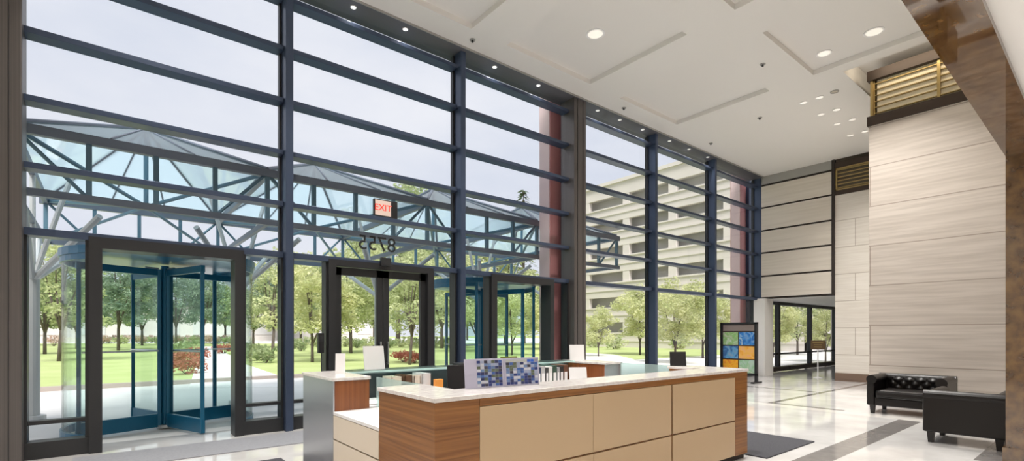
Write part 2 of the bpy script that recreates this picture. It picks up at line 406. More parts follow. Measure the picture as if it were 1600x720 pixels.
def sidelight(k, x0, x1, parent):
    fr = MB().box(x0, x1, 8.14, 8.36, 0, .2).box(x0, x1, 8.2, 8.34, .40, .445)
    fr.box(x0, x0 + .035, 8.16, 8.36, .2, 2.66).box(x1 - .035, x1, 8.16, 8.36, .2, 2.66)
    fr.build('sidelight_frame', frame_m, parent)
    box(x0 + .03, x1 - .03, GY, GY + .012, .2, 2.66).build('sidelight_pane', pane_m, parent)
W_ = {o.name: o for o in bpy.data.objects}
def bay_entry(k, a, b, post=.13, head=2.56):
    """opening a..b in bay k: posts, header and sidelights either side"""
    w = W_['window_%d' % (k + 1)]
    x0 = XM[k] + (.22 if k == 0 else .06); x1 = XM[k + 1] - (.14 if k == 2 else .06)
    sidelight(k, x0, a - post, w); sidelight(k, b + post * .9, x1, w)
    MB().box(a - post, a, 8.1, 8.42, 0, 2.70).box(b, b + post * .9, 8.1, 8.42, 0, 2.70).box(a, b, 8.1, 8.42, head, 2.70).build('entry_frame', frame_m, w)
bay_entry(0, -.03, 1.45)
bay_entry(2, 6.22, 7.72)
# double doors
d1 = thing('door_1', 'pair of dark framed glass doors under the mirrored street number', None, (3.75, GY, 0), kind='structure')
w2 = W_['window_2']
sidelight(1, XM[1] + .06, 2.80, w2); sidelight(1, 4.74, XM[2] - .06, w2)
MB().box(2.80, 2.92, 8.12, 8.4, 0, 2.70).box(4.62, 4.74, 8.12, 8.4, 0, 2.70).box(2.92, 4.62, 8.12, 8.4, 2.60, 2.70).build('door_frame', frame_m, d1)
for a, b, hx in ((2.925, 3.765, 3.70), (3.775, 4.615, 3.84)):
    lf = MB().box(a, a + .11, 8.2, 8.26, .01, 2.59).box(b - .11, b, 8.2, 8.26, .01, 2.59).box(a, b, 8.2, 8.26, 2.46, 2.59).box(a, b, 8.2, 8.26, .01, .26).build('door_leaf', frame_m, d1)
    box(a + .1, b - .1, 8.225, 8.237, .25, 2.47).build('pane', pane_m, lf)
    MB().tube((hx, 8.13, .95), (hx, 8.13, 1.35), .014).tube((hx, 8.13, .98), (hx, 8.2, .98), .01).tube((hx, 8.13, 1.32), (hx, 8.2, 1.32), .01).build('door_handle', steel_m, lf)
box(3.68, 3.86, 8.06, 8.13, 2.66, 2.80).build('door_operator', frame_m, d1)

# ------------------------------------------------------------------ lamps of the room, seen and added
def downlight(name, lab, x, y, z, r, watts, lens, grp=None, col=(1, .965, .92), spread=True):
    t = thing(name, lab, 'ceiling light', (x, y, z), group=grp)
    MB().lathe((x, y, z), [(r * 1.25, 0), (r * 1.25, -.012), (r, -.012), (r, 0.004)]).build('rim', white_m if lens is not dull_lens else fascia_m, t)
    MB().lathe((x, y, z), [(0.001, -.005), (r, -.005)]).build('lens', lens, t)
    if watts:
        l = bpy.data.lights.new('lamp_light', 'AREA'); l.shape = 'DISK'; l.size = r * (1.8 if r > .135 else .7); l.spread = R(105 if z > 5 else 125); l.energy = watts; l.color = col
        o = bpy.data.objects.new('lamp_light', l); COL.objects.link(o); o.parent = t; o.location = (0, 0, -.02)
    return t
downlight('downlight', 'large round lit downlight in the middle of the near window-side ceiling coffer', 7.06, 6.2, CZ + .10, .14, HIGH_W, lens_m)
for i, (x, y) in enumerate([(-4, 6.2), (-4, 3), (.7, 6.2), (.7, 3), (3.9, 6.2), (3.9, 3), (7.06, 3)]):  # out-of-view lamps added to raise the lobby floor brightness
    up = .10 if x > -3 else 0
    downlight('downlight', 'added unseen ceiling downlight above the desk end of the lobby', x, y, CZ + up, .14, HIGH_W, lens_m, 'added lobby downlights above the picture')
downlight('downlight', 'pale recessed downlight in the right coffer, nearer the brown beam', 11.0, 2.91, CZ + .10, .13, HIGH_W, lens_m)
downlight('downlight', 'pale recessed downlight in the right coffer, nearer its far corner', 11.08, 3.76, CZ + .10, .11, HIGH_W * .5, lens_m)
cv = thing('louvre_fill_light', 'added unseen fill light inside the ceiling opening facing the brass louvres', 'light', (11.99, 2.2, 7.16))  # hidden lamp added to brighten the opening and the louvres
box(11.965, 12.0, 1.0, 3.4, 7.1, 7.22).build('housing', white_m, cv)
l = bpy.data.lights.new('lamp_light', 'AREA'); l.shape = 'RECTANGLE'; l.size = .08; l.size_y = 2.3; l.energy = 16; l.color = (1, .86, .66)
o = bpy.data.objects.new('lamp_light', l); COL.objects.link(o); o.parent = cv; o.location = (.03, 0, 0); o.rotation_euler = (0, R(-90), 0)
n_names = ['nearest', 'second', 'third', 'fourth', 'fifth']
for i, (x, y) in enumerate([(12.83, 4.62), (13.86, 4.6), (14.81, 4.55), (15.94, 4.59)]):
    for j, dy in enumerate((.17, -.17)):
        downlight('downlight', 'small twin spotlight of the %s pair by the stone wall, %s of the two' % (n_names[i], ('window side', 'wall side')[j]),
                  x, y + dy, CZ, .07, HIGH_W * .38, lens_m, 'paired spotlights in the far ceiling')
downlight('downlight', 'single small spotlight closest to the ceiling opening at the stone wall', 12.79, 4.13, CZ, .07, 0, dull_lens)
for i, (x, y, lab) in enumerate([(10.35, 4.63, 'small dark sprinkler plate between the ceiling coffers'), (12.87, 5.83, 'small grey ceiling plate beyond the far window-side coffer'),
                                 (5.3, 7.66, 'tiny grey ceiling plate by the windows left of the second mullion'), (9.75, 7.66, 'tiny grey ceiling plate by the windows right of the bronze column'),
                                 (13.5, 7.5, 'tiny grey ceiling plate by the far windows')]):
    t = thing('sprinkler', lab, 'sprinkler', (x, y, CZ))
    MB().lathe((x, y, CZ), [(.055, 0), (.055, -.012), (.001, -.012)]).build('cover_plate', fascia_m, t)
    MB().lathe((x, y, CZ), [(.02, -.012), (.02, -.05), (.001, -.05)]).build('nozzle', frame_m, t)
ordn = ['first', 'second', 'third', 'fourth', 'fifth', 'sixth', 'seventh', 'eighth', 'ninth', 'tenth']
sx = [3.2, 4.15, 6.15, 7.35, 9.3, 10.15, 11.1, 12.35, 13.35, 14.4]
for i, x in enumerate(sx):
    downlight('spotlight', 'small round spotlight in the dark strip above the windows, %s from the left' % ordn[i], x, 8.1, 6.925, .04,
              SOFFIT_W, spot_m if i < 4 else lens_m, 'spotlights in the window soffit', (1, .97, .93))
for i, (x, y) in enumerate([(-2.5, -1), (.8, -1), (4, -1), (7, -1), (-2.5, -4), (.8, -4), (4, -4), (7, -4)]):  # out-of-view lamps added to brighten the desk front
    downlight('downlight', 'added unseen downlight in the low ceiling behind the camera', x, y, 3.6, .15, LOW_W, lens_m, 'added low ceiling downlights')

# ------------------------------------------------------------------ reception desk
DX0, DX1, DY0, DY1 = 1.68, 5.99, 2.86, 5.68
desk = thing('reception_desk', 'wood and cream panelled reception desk ring with pale marble tops', 'reception desk', ((DX0 + DX1) / 2, (DY0 + DY1) / 2, 0))
e = .012
MB().box(DX0, 2.04, DY0, 3.73, .06, 1.04).build('wood_end', wood_m, desk, bevel=.003)
MB().box(5.68, DX1, DY0, 3.73, .06, 1.04).build('wood_end', wood_m, desk, bevel=.003)
MB().box(DX0 + .03, DX1 - .03, DY0 + .03, 3.70, 0, .06).box(DX0 + .03, 2.0, 4.75, DY1 - .03, 0, .06).box(DX0 + .03, DX0 + .25, 3.7, 4.75, 0, .06).build('plinth', reveal_m, desk)
MB().box(2.04, 5.68, DY0 + .02, 3.16, .06, 1.04).build('front_carcass', darkwood_m, desk)
MB().box(2.04, 5.68, DY0 - .002, DY0 + .02, .985, 1.04).build('wood_apron', wood_m, desk)
for a, b in ((2.04, 3.225), (3.227, 4.385), (4.415, 5.68)):
    for z0, z1 in ((.07, .467), (.483, .98)):
        MB().box(a + (.0 if a == 2.04 else .001), b - .001, DY0 - .004, DY0 + .02, z0, z1).build('front_panel', cream_m, desk)
MB().box(DX0 - e, DX1 + e, DY0 - e, 3.24, 1.04, 1.07).build('countertop', counter_m, desk, bevel=.004)
MB().box(DX0 - e, 2.07, 3.24, 3.74, 1.04, 1.07).build('countertop', counter_m, desk, bevel=.004)
MB().box(5.65, DX1 + e, 3.24, 3.74, 1.04, 1.07).build('countertop', counter_m, desk, bevel=.004)
MB().box(2.04, 5.68, 3.16, 3.85, .72, .75).build('worktop', white_m, desk)
# lower accessible counters at both sides
for xa, xb, xo in ((DX0, DX0 + .55, DX0), (DX1 - .55, DX1, DX1)):
    MB().box(xa, xb, 3.73, 4.75,   .72, .75).build('low_counter', white_m, desk, bevel=.003)
    sx_ = -1 if xo == DX0 else 1
    for z0, z1 in ((.07, .483), (.497, .715)):
        x = xo if sx_ < 0 else xo - .02
        MB().box(x, x + .02, 3.735, 4.745, z0, z1).build('side_panel', creamside_m, desk)
    MB().box(xa + .02, xb - .02, 3.735, 4.745, .06, .715).build('side_carcass', reveal_m, desk)
gx = DX0 + .42
MB().box(gx, gx + .012, 3.76, 4.72, .76, 1.06).build('glass_screen', counter_glass, desk)
MB().box(DX1 - .06, DX1 - .048, 3.76, 4.72, .76, 1.06).build('glass_screen', counter_glass, desk)
# back blocks: silver outside, wood toward the low counters
for xa, xb in ((DX0, 2.04), (5.62, DX1)):
    left = xa == DX0
    MB().box(xa + .012, xb - .012, 4.762, DY1, .06, 1.04).build('block_carcass', silver_m, desk)
    MB().box(xa + (.016 if left else 0), xb, 4.75, 4.762, .75, 1.035).build('end_panel', darkwood_m if left else silver_m, desk)
    if left: MB().box(xa, xa + .012, 4.75, DY1, .02, 1.04).build('silver_panel', silver_m, desk)
    else: MB().box(xa, xa + .012, 4.762, DY1, .75, 1.035).build('inner_panel', darkwood_m, desk)
    MB().box(xa - e, xb + e, 4.74, DY1 + e, 1.04, 1.07).build('countertop', counter_m, desk, bevel=.004)
MB().box(2.04, 5.62, 5.50, DY1, .06, 1.03).build('back_carcass', mat('dark_green_grey_face', (.02, .035, .04), .4), desk)  # inner face under the ledge, near-black green grey
MB().box(2.05, 5.61, 5.34, DY1 + .02, 1.055, 1.075).build('glass_ledge', ledge_m, desk)
MB().box(2.04, 5.62, 4.85, 5.50, .72, .75).build('worktop', white_m, desk)
for x in (3.2, 4.4):
    MB().box(x, x + .02, 4.9, 5.5, .06, .72).build('worktop_support', darkwood_m, desk)

# things on the desk
def collage(nx, nz, seed, name):
    rnd = random.Random(seed); cols = [(.06, .13, .38), (.35, .4, .55), (.03, .04, .13), (.62, .64, .72), (.16, .25, .45), (.05, .05, .08), (.12, .15, .1), (.03, .05, .2)]
    return [[rnd.choice(cols) for _ in range(nx)] for _ in range(nz)]
CM = {}
def colmat(c):
    if c not in CM: CM[c] = mat('print_colour', c, .45)
    return CM[c]
def board(name, lab, cat, x, y, z, w, h, rz, tilt, grid, border=None, x_off=0.0):
    """printed card leaning back, with tiles of colour and a folded rear strut"""
    t = thing(name, lab, cat, (x, y, z), rz)
    th = .012; tl = math.tan(tilt)
    mb = MB().add([(-w / 2, 0, 0), (w / 2, 0, 0), (w / 2, th, 0), (-w / 2, th, 0), (-w / 2, h * tl, h), (w / 2, h * tl, h), (w / 2, h * tl + th, h), (-w / 2, h * tl + th, h)],
                  [(3, 2, 1, 0), (4, 5, 6, 7), (0, 1, 5, 4), (2, 3, 7, 6), (1, 2, 6, 5), (3, 0, 4, 7)])
    mb.build('card', border or white_m, t, world=False)
    if grid:
        nz_ = len(grid); nx_ = len(grid[0]); mats = []; g = MB()
        for j in range(nz_):
            for i in range(nx_):
                m = colmat(grid[j][i])
                if m not in mats: mats.append(m)
                g.mi = mats.index(m)
                a = -w / 2 + x_off + .012 + (w - x_off - .024) * i / nx_; b = -w / 2 + x_off + .012 + (w - x_off - .024) * (i + .93) / nx_
                c = .012 + (h - .024) * j / nz_; d = .012 + (h - .024) * (j + .93) / nz_
                g.add([(a, c * tl - .0015, c), (b, c * tl - .0015, c), (b, d * tl - .0015, d), (a, d * tl - .0015, d)], [(0, 1, 2, 3)])
        g.build('printed_pictures', mats, t, world=False)
    MB().add([(-.03, h * .6 * tl + th, h * .6), (.03, h * .6 * tl + th, h * .6), (.03, h * tl * .6 + th + .07, 0), (-.03, h * tl * .6 + th + .07, 0), (-.03, h * .6 * tl + th + .004, h * .6), (.03, h * .6 * tl + th + .004, h * .6), (.03, h * tl * .6 + th + .074, 0), (-.03, h * tl * .6 + th + .074, 0)],
             [(0, 1, 2, 3), (7, 6, 5, 4), (0, 4, 5, 1), (1, 5, 6, 2), (2, 6, 7, 3), (3, 7, 4, 0)]).build('strut', border or white_m, t, world=False)
    return t
lav = mat('lavender_card', (.50, .49, .62), .5)
board('brochure_stand', 'left of two photo collage cards on the front counter, with a plain lavender strip', 'brochure', 2.295, 3.14, 1.072, .34, .225, R(-8), R(6), collage(7, 9, 3, ''), lav, .09)
board('brochure_stand', 'right of two photo collage cards on the front counter, blue patch in its corner', 'brochure', 2.64, 3.10, 1.072, .34, .225, R(-8), R(6), collage(9, 9, 11, '')[:-1] + [[(.5, .52, .5)] * 6 + [(.04, .14, .6)] * 2 + [(.3, .3, .4)]], lav, 0.01)
board('sign_holder', 'white printed sign leaning on the glass ledge in front of the double doors', 'sign', 2.44, 5.52, 1.076, .25, .27, R(0), R(10), None, white_m)
board('sign_holder', 'small white folded card on the silver-ended desk corner', 'sign', 1.93, 5.25, 1.071, .10, .21, R(-25), R(10), None, white_m)
board('sign_holder', 'white printed sign on the back desk corner by the bronze column', 'sign', 5.68, 5.36, 1.073, .23, .24, R(-35), R(10), None, white_m)
board('sign_holder', 'small black sign on the right end of the desk', 'sign', 5.78, 3.66, 1.071, .21, .185, R(-38), R(6), None, black_m)
board('paper_holder', 'white sheet in a stand on the work surface beside the grey binders', 'paper', 5.28, 4.95, .751, .26, .25, R(-30), R(14), None, white_m)
# monitors facing the staff side
def monitor(lab, x, y, rz):
    t = thing('monitor', lab, 'monitor', (x, y, .751), rz)
    MB().box(-.26, .26, -.012, .012, .09, .40).build('screen_housing', black_m, t, world=False, bevel=.006)
    MB().box(-.25, .25, -.0135, -.012, .1, .39).build('screen', mat('dark_screen', (.01, .012, .016), .15), t, world=False)
    MB().box(-.03, .03, .012, .04, 0, .25).build('neck', black_m, t, world=False)
    MB().box(-.11, .11, -.06, .12, 0, .012).build('foot', black_m, t, world=False, bevel=.003)
    return t
monitor('black computer monitor behind the photo cards', 3.12, 4.55, R(160))
t = thing('phone', 'black desk phone with handset on the back work surface behind the monitor', 'phone', (3.5, 5.22, .751), R(10))
MB().add([(-.1, -.09, 0), (.1, -.09, 0), (.1, .09, 0), (-.1, .09, 0), (-.1, -.09, .025), (.1, -.09, .025), (.1, .09, .09), (-.1, .09, .09)],
         [(3, 2, 1, 0), (4, 5, 6, 7), (0, 1, 5, 4), (2, 3, 7, 6), (1, 2, 6, 5), (3, 0, 4, 7)]).build('body', black_m, t, world=False, bevel=.004)
MB().tube((-.07, -.07, .05), (-.07, .08, .1), .02).build('handset', black_m, t, world=False)
for x0, x1, c, nm, h in ((2.50, 2.62, (.72, .64, .52), 'cream', .25), (2.66, 2.75, (.12, .06, .03), 'dark brown', .26), (2.78, 2.86, (.74, .64, .54), 'beige', .25), (2.885, 3.0, (.74, .72, .72), 'pale grey', .27)):
    t = thing('file_holder', nm + ' upright file holder on the back work surface left of the monitor', 'file holder', ((x0 + x1) / 2, 5.3, .751))
    m = mat('file_holder_card', c, .55)
    MB().box(x0, x0 + .005, 5.2, 5.45, .751, .751 + h).box(x1 - .005, x1, 5.2, 5.45, .751, .751 + h).box(x0, x1, 5.2, 5.205, .751, .751 + h).box(x0, x1, 5.445, 5.45, .751, .751 + h).box(x0, x1, 5.2, 5.45, .751, .756).build('box', m, t)
    MB().box(x0 + .01, x1 - .01, 5.215, 5.44, .757, .751 + h - .02).build('papers', white_m, t)
t = tag(box(3.02, 3.12, 5.12, 5.18, .751, .95).build('file_box', mat('orange_card', (.85, .33, .06), .6), bevel=.003), 'small orange box standing on the back work surface', 'box')
t = tag(box(3.55, 3.80, 5.42, 5.6, 1.076, 1.105).build('card_reader', black_m, bevel=.006), 'flat black device on the glass ledge behind the monitor', 'device')
t = thing('letter_tray', 'olive green tray on the glass ledge behind the photo cards', 'tray', (4.52, 5.5, 1.076))
ol = mat('olive_plastic', (.22, .25, .05), .5)
MB().box(4.36, 4.68, 5.38, 5.62, 1.076, 1.084).build('base', ol, t)
MB().box(4.36, 4.37, 5.38, 5.62, 1.084, 1.14).box(4.67, 4.68, 5.38, 5.62, 1.084, 1.14).box(4.37, 4.67, 5.61, 5.62, 1.084, 1.16).build('rim', ol, t)
bcols = [('black', (.02, .02, .025)), ('navy', (.03, .05, .11)), ('pale grey', (.5, .5, .5)), ('charcoal', (.06, .06, .06)), ('white', (.75, .74, .72)), ('dark green', (.03, .07, .05)), ('silver grey', (.4, .4, .42)), ('black and white', (.03, .03, .03)), ('brown', (.16, .07, .04))]
xb = 4.62
for i, (nm, c) in enumerate(bcols):
    w_ = .055 + .012 * (i % 3); h_ = .25 + .015 * ((i * 7) % 3)
    t = thing('binder', '%s binder on the back work surface, %s from the left' % (nm, ordn[i]), 'binder', (xb + w_ / 2, 5.3, .751), group='row of binders on the back work surface')
    m = mat('binder_cover', c, .5)
    box(xb, xb + w_, 5.18, 5.45, .751, .751 + h_).build('cover', m, t, bevel=.003)
    box(xb + .012, xb + w_ - .012, 5.1785, 5.18, .80, .93).build('spine_label', white_m, t)
    xb += w_ + .008
for i, (x, y, lab) in enumerate([(4.05, 5.2, 'loose white papers on the back work surface left of the binders'), (2.25, 5.05, 'loose white papers on the work surface behind the glass screen')]):
    mb = MB()
    for k in range(4): mb.box(x - .15 + .01 * k, x + .15 + .01 * k, y - .1 - .008 * k, y + .1 - .008 * k, .751 + .003 * k, .7535 + .003 * k)
    tag(mb.build('paper_stack', white_m), lab, 'papers')

# ------------------------------------------------------------------ mats
tag(box(-.3, 5.3, 7.05, 7.92, .0, .012).build('entrance_mat', lightmat_m), 'long pale grey entrance mat lying along the revolving door and double doors', 'mat')
tag(box(.2, 1.62, 5.2, 6.35, .0, .014).build('floor_mat', mat_m), 'charcoal floor mat on the marble left of the desk', 'mat')
tag(box(6.1, 7.55, 2.68, 4.7, .0, .014).build('floor_mat', mat_m), 'charcoal carpet mat on the marble beside the right end of the desk', 'mat')

# ------------------------------------------------------------------ revolving doors
def revolving(x, y, lab):
    t = thing('revolving_door', lab, 'revolving door', (x, y, 0))
    Rr = 1.22; wl = 1.13; H = 2.5
    MB().tube((x, y, .02), (x, y, H + .06), .055, 16).build('shaft', teal_m, t)
    MB().tube((x, y, .0), (x, y, .05), .12, 20).build('floor_pivot', steel_m, t)
    for k in range(4):
        a = math.atan2(-.94, .34) + k * math.pi / 2; c, s_ = math.cos(a), math.sin(a)
        P = lambda r, z: (x + c * r, y + s_ * r, z)
        mb = MB().bar(P(.05, .125), P(wl, .125), .05, .21).bar(P(.05, H - .05), P(wl, H - .05), .05, .1)
        mb.bar(P(wl - .035, .02), P(wl - .035, H), .05, .07).bar(P(.085, .02), P(.085, H), .05, .07)
        wg = mb.build('wing', teal_m, t, bevel=.004)
        n = Vector((-s_, c, 0)) * .005
        q = [Vector(P(.1, .22)), Vector(P(wl - .06, .22)), Vector(P(wl - .06, H - .1)), Vector(P(.1, H - .1))]
        MB().add([p + n for p in q] + [p - n for p in q], [(0, 1, 2, 3), (7, 6, 5, 4), (0, 4, 5, 1), (1, 5, 6, 2), (2, 6, 7, 3), (3, 7, 4, 0)]).build('pane', door_glass, wg)
        MB().tube(Vector(P(.12, 1.22)) + n * 9, Vector(P(wl - .06, 1.22)) + n * 9, .012).build('push_bar', steel_m, wg)
        MB().tube(P(.1, H + .01), P(.28, H + .01), .018).build('hinge', steel_m, wg)
    for sgn in (-1, 1):
        a0 = (math.pi if sgn < 0 else 0) - R(48); a1 = a0 + R(96)
        d = MB().arcwall((x, y), Rr, a0, a1, .012, .12, 2.56).build('drum_pane', door_glass, t)
        MB().arcwall((x, y), Rr - .02, a0, a1, .05, 0.0, .12).arcwall((x, y), Rr - .02, a0, a1, .05, 2.50, 2.6).build('drum_rail', teal_m, d)
        for aa in (a0, a1):
            MB().tube((x + Rr * math.cos(aa), y + Rr * math.sin(aa), 0), (x + Rr * math.cos(aa), y + Rr * math.sin(aa), 2.6), .035, 10).build('drum_post', teal_m, d)
    mb = MB().lathe((x, y, 0), [(.001, 2.58), (1.27, 2.58), (1.27, 2.69), (.001, 2.69)], 40)
    mb.build('drum_roof', teal_m, t)
    return t
rd = revolving(.74, 9.65, 'left revolving door with teal wings beside the bronze column at the edge')
dup(rd, (6.97, 9.65, 0), label='right revolving door with teal wings left of the rose red column')

# street number and exit sign
def text_mesh(name, body, size, m, extrude=.004, parent=None):
    c = bpy.data.curves.new(name, 'FONT'); c.body = body; c.size = size; c.align_x = 'CENTER'; c.align_y = 'CENTER'; c.extrude = extrude; c.resolution_u = 4
    o = bpy.data.objects.new(name, c); COL.objects.link(o)
    me = bpy.data.meshes.new_from_object(o.evaluated_get(bpy.context.evaluated_depsgraph_get()))
    bpy.data.objects.remove(o); o = bpy.data.objects.new(name, me); COL.objects.link(o); me.materials.clear(); me.materials.append(m)
    if parent: o.parent = parent
    return o
o = text_mesh('street_number', '8755', .36, black_m, .005); o.location = (3.72, GY + .02, 3.06); o.rotation_euler = (R(90), 0, R(180))
tag(o, 'black street number reading 8755 from outside, on the glass above the double doors', 'number')
ex = thing('exit_sign', 'exit sign with red letters on the dark transom above the double doors', 'exit sign', (3.8, 8.17, 3.515))
box(3.58, 4.02, 8.14, 8.2, 3.515, 3.82).build('housing', black_m, ex, bevel=.006)
box(3.60, 3.89, 8.134, 8.14, 3.54, 3.80).build('face', emit('exit_face', (.80, .62, .55), .08), ex)
tx = text_mesh('letters', 'EXIT', .155, emit('exit_red', (.75, .05, .03), .6), .002, ex); tx.location = (3.745 - 3.8, 8.132 - 8.17, .155); tx.rotation_euler = (R(90), 0, 0)
cr_ = thing('access_reader', 'black access control box on the left post of the double doors', 'card reader', (2.76, 8.1, 1.18))
box(2.62, 2.71, 8.06, 8.14, 1.18, 1.5).build('housing', black_m, cr_, bevel=.01)
MB().tube((2.68, 8.12, .05), (2.68, 8.12, 1.18), .008).build('conduit', frame_m, cr_)
box(2.635, 2.695, 8.056, 8.06, 1.36, 1.46).build('keypad', frame_m, cr_)

# ------------------------------------------------------------------ display stand, sign post
ks = thing('display_stand', 'black framed display stand with six colourful pictures by the far windows', 'display stand', (15.0, 7.42, 0))
MB().box(14.95, 15.05, 6.86, 6.93, 0, 1.82).box(14.95, 15.05, 7.93, 8.0, 0, 1.82).box(14.95, 15.05, 6.86, 8.0, 1.76, 1.82).box(14.95, 15.05, 6.86, 8.0, .22, .29).build('frame', black_m, ks, bevel=.005)
MB().box(14.75, 15.25, 6.84, 6.95, 0, .05).box(14.75, 15.25, 7.91, 8.02, 0, .05).build('foot', black_m, ks)
box(14.985, 15.015, 6.93, 7.93, .29, 1.76).build('back_panel', mat('dark_brown_panel', (.05, .03, .03), .5), ks)
def artmat(name, a, b, c):
    m = bpy.data.materials.new(name); m.use_nodes = True; n = m.node_tree; bs = n.nodes['Principled BSDF']; bs.inputs['Roughness'].default_value = .35
    t_ = n.nodes.new('ShaderNodeTexCoord'); z = n.nodes.new('ShaderNodeTexNoise'); z.inputs['Scale'].default_value = 4.5; z.inputs['Distortion'].default_value = 1.2
    r_ = n.nodes.new('ShaderNodeValToRGB'); r_.color_ramp.elements[0].color = (*a, 1); r_.color_ramp.elements[0].position = .35; r_.color_ramp.elements[1].color = (*c, 1); r_.color_ramp.elements[1].position = .7
    q = r_.color_ramp.elements.new(.5); q.color = (*b, 1)
    n.links.new(t_.outputs['Object'], z.inputs['Vector']); n.links.new(z.outputs['Fac'], r_.inputs[0]); n.links.new(r_.outputs[0], bs.inputs['Base Color'])
    return m
arts = [[('green and cream', (.5, .55, .4), (.25, .5, .15), (.62, .66, .6)), ('deep blue', (.02, .1, .4), (.03, .22, .6), (.5, .62, .66))],
        [('blue', (.04, .14, .38), (.1, .35, .62), (.25, .35, .5)), ('orange and pink', (.85, .35, .03), (.9, .5, .1), (.85, .4, .25))],
        [('bright orange', (.85, .33, .01), (.9, .45, .02), (.75, .15, .02)), ('pale green', (.45, .6, .5), (.3, .55, .3), (.65, .7, .6))]]
for j in range(3):
    for i in range(2):
        nm, a, b, c = arts[j][i]
        y1 = 7.91 - i * .505; y0 = y1 - .47; z1 = 1.52 - j * .42; z0 = z1 - .385
        p = box(14.97, 14.985, y0, y1, z0, z1).build('picture', artmat('picture_print', a, b, c), ks)
        p['label'] = nm + ' picture'
box(14.972, 14.985, 6.95, 7.91, 1.56, 1.74).build('header_strip', mat('taupe_strip', (.25, .2, .18), .5), ks)
sp = thing('sign_post', 'small brown and gold sign on a slim white post before the low far windows', 'sign', (18.45, 6.45, 0))
MB().lathe((18.45, 6.45, 0), [(.001, 0), (.14, 0), (.14, .015), (.03, .03), (.018, .05), (.018, .95), (.001, .95)], 20).build('post', white_m, sp)
bb = box(18.43, 18.455, 6.22, 6.66, .95, 1.25).build('board', mat('brown_sign_board', (.12, .07, .03), .4), sp, bevel=.004)
MB().box(18.426, 18.43, 6.28, 6.60, 1.16, 1.20).box(18.426, 18.43, 6.32, 6.56, 1.09, 1.115).box(18.426, 18.43, 6.32, 6.56, 1.02, 1.045).build('gold_strip', brass_m, bb)

# ------------------------------------------------------------------ chesterfield seats (local: back toward +x, seat facing -x, width along y)
def rounded(mb, x0, x1, y0, y1, z0, z1): return mb.box(x0, x1, y0, y1, z0, z1)
def roll(mb, p, q, r, n=16): return mb.tube(p, q, r, n)
def tuft_back(w, h0, h1, ncol, nrow, x):
    """buttoned panel facing -x: puffed grid of quads with dimples"""
    mb = MB(); nu, nv = ncol * 8, nrow * 8; vs = []
    for j in range(nv + 1):
        for i in range(nu + 1):
            u = i / nu * ncol; v = j / nv * nrow
            d1 = abs(math.sin(math.pi * (u + v))) ; d2 = abs(math.sin(math.pi * (u - v)))
            puff = .045 * (d1 * d2) ** .5
            edge = min(1, min(i, nu - i) / 4, min(j, nv - j) / 4)
            vs.append((x - .012 - puff * edge - .03 * edge, -w / 2 + w * i / nu, h0 + (h1 - h0) * j / nv))
    mb.add(vs, [(j * (nu + 1) + i, j * (nu + 1) + i + 1, (j + 1) * (nu + 1) + i + 1, (j + 1) * (nu + 1) + i) for j in range(nv) for i in range(nu)])
    return mb
def chesterfield(name, lab, cat, loc, rz, width, depth=.86, H=.71, ncol=5):
    t = thing(name, lab, cat, loc, rz)
    w2 = width / 2; d2 = depth / 2; aw = .15
    MB().box(-d2 + .03, d2 - .02, -w2 + .02, w2 - .02, .15, .30).build('base_frame', leather_m, t, world=False, bevel=.015)
    b = MB().box(d2 - .13, d2, -w2, w2, .15, H - .07).build('backrest', leather_m, t, world=False, bevel=.02)
    MB().tube((d2 - .075, -w2 + .002, H - .08), (d2 - .075, w2 - .002, H - .08), .08, 18).build('back_roll', leather_m, b, world=False, smooth=False)
    tuft_back(width - 2 * aw, .36, H - .03, ncol, 2, d2 - .12).build('tufting', leather_m, b, world=False, smooth=True)
    mb = MB()
    for i in range(ncol * 2 + 1): mb.tube((d2 - .17, -w2 + aw + (width - 2 * aw) * i / (ncol * 2), H - .085), (d2 - .155, -w2 + aw + (width - 2 * aw) * i / (ncol * 2), H - .085), .012, 8)
    mb.build('button', leather_m, b, world=False)
    for s_ in (-1, 1):
        y0, y1 = (w2 - aw + .03, w2) if s_ > 0 else (-w2, -w2 + aw - .03)
        a = MB().box(-d2, d2 - .1, y0, y1, .15, H - .08).build('arm', leather_m, t, world=False, bevel=.02)
        yc = s_ * (w2 - .075)
        MB().tube((-d2 - .005, yc, H - .085), (d2 - .06, yc, H - .085), .082, 18).build('arm_roll', leather_m, a, world=False)
    cu = MB().box(-d2 - .01, d2 - .14, -w2 + aw - .02, w2 - aw + .02, .30, .44).build('seat_cushion', leather_m, t, world=False, bevel=.045)
    MB().tube((-d2 - .004, -w2 + aw, .31), (-d2 - .004, w2 - aw, .31), .008, 6).build('piping', leather_m, cu, world=False)
    for sx_ in (-1, 1):
        for sy_ in (-1, 1):
            cx, cy = sx_ * (d2 - .07), sy_ * (w2 - .08)
            MB().add([(cx + dx * k, cy + dy * k, z) for z, k in ((0, .7), (.15, 1)) for dx, dy in ((-.04, -.04), (.04, -.04), (.04, .04), (-.04, .04))],
                     [(3, 2, 1, 0), (4, 5, 6, 7), (0, 1, 5, 4), (1, 2, 6, 5), (2, 3, 7, 6), (3, 0, 4, 7)]).build('leg', legs_m, t, world=False)
    return t
chesterfield('sofa', 'black buttoned leather sofa facing the room in front of the travertine wall', 'sofa', (11.52, 2.47, 0), 0, 1.16, .86, .72, 5)
chesterfield('armchair', 'black leather club armchair with its flat back turned, beside the brown granite pillar', 'armchair', (9.15, 1.33, 0), math.pi, .84, .84, .72, 3)

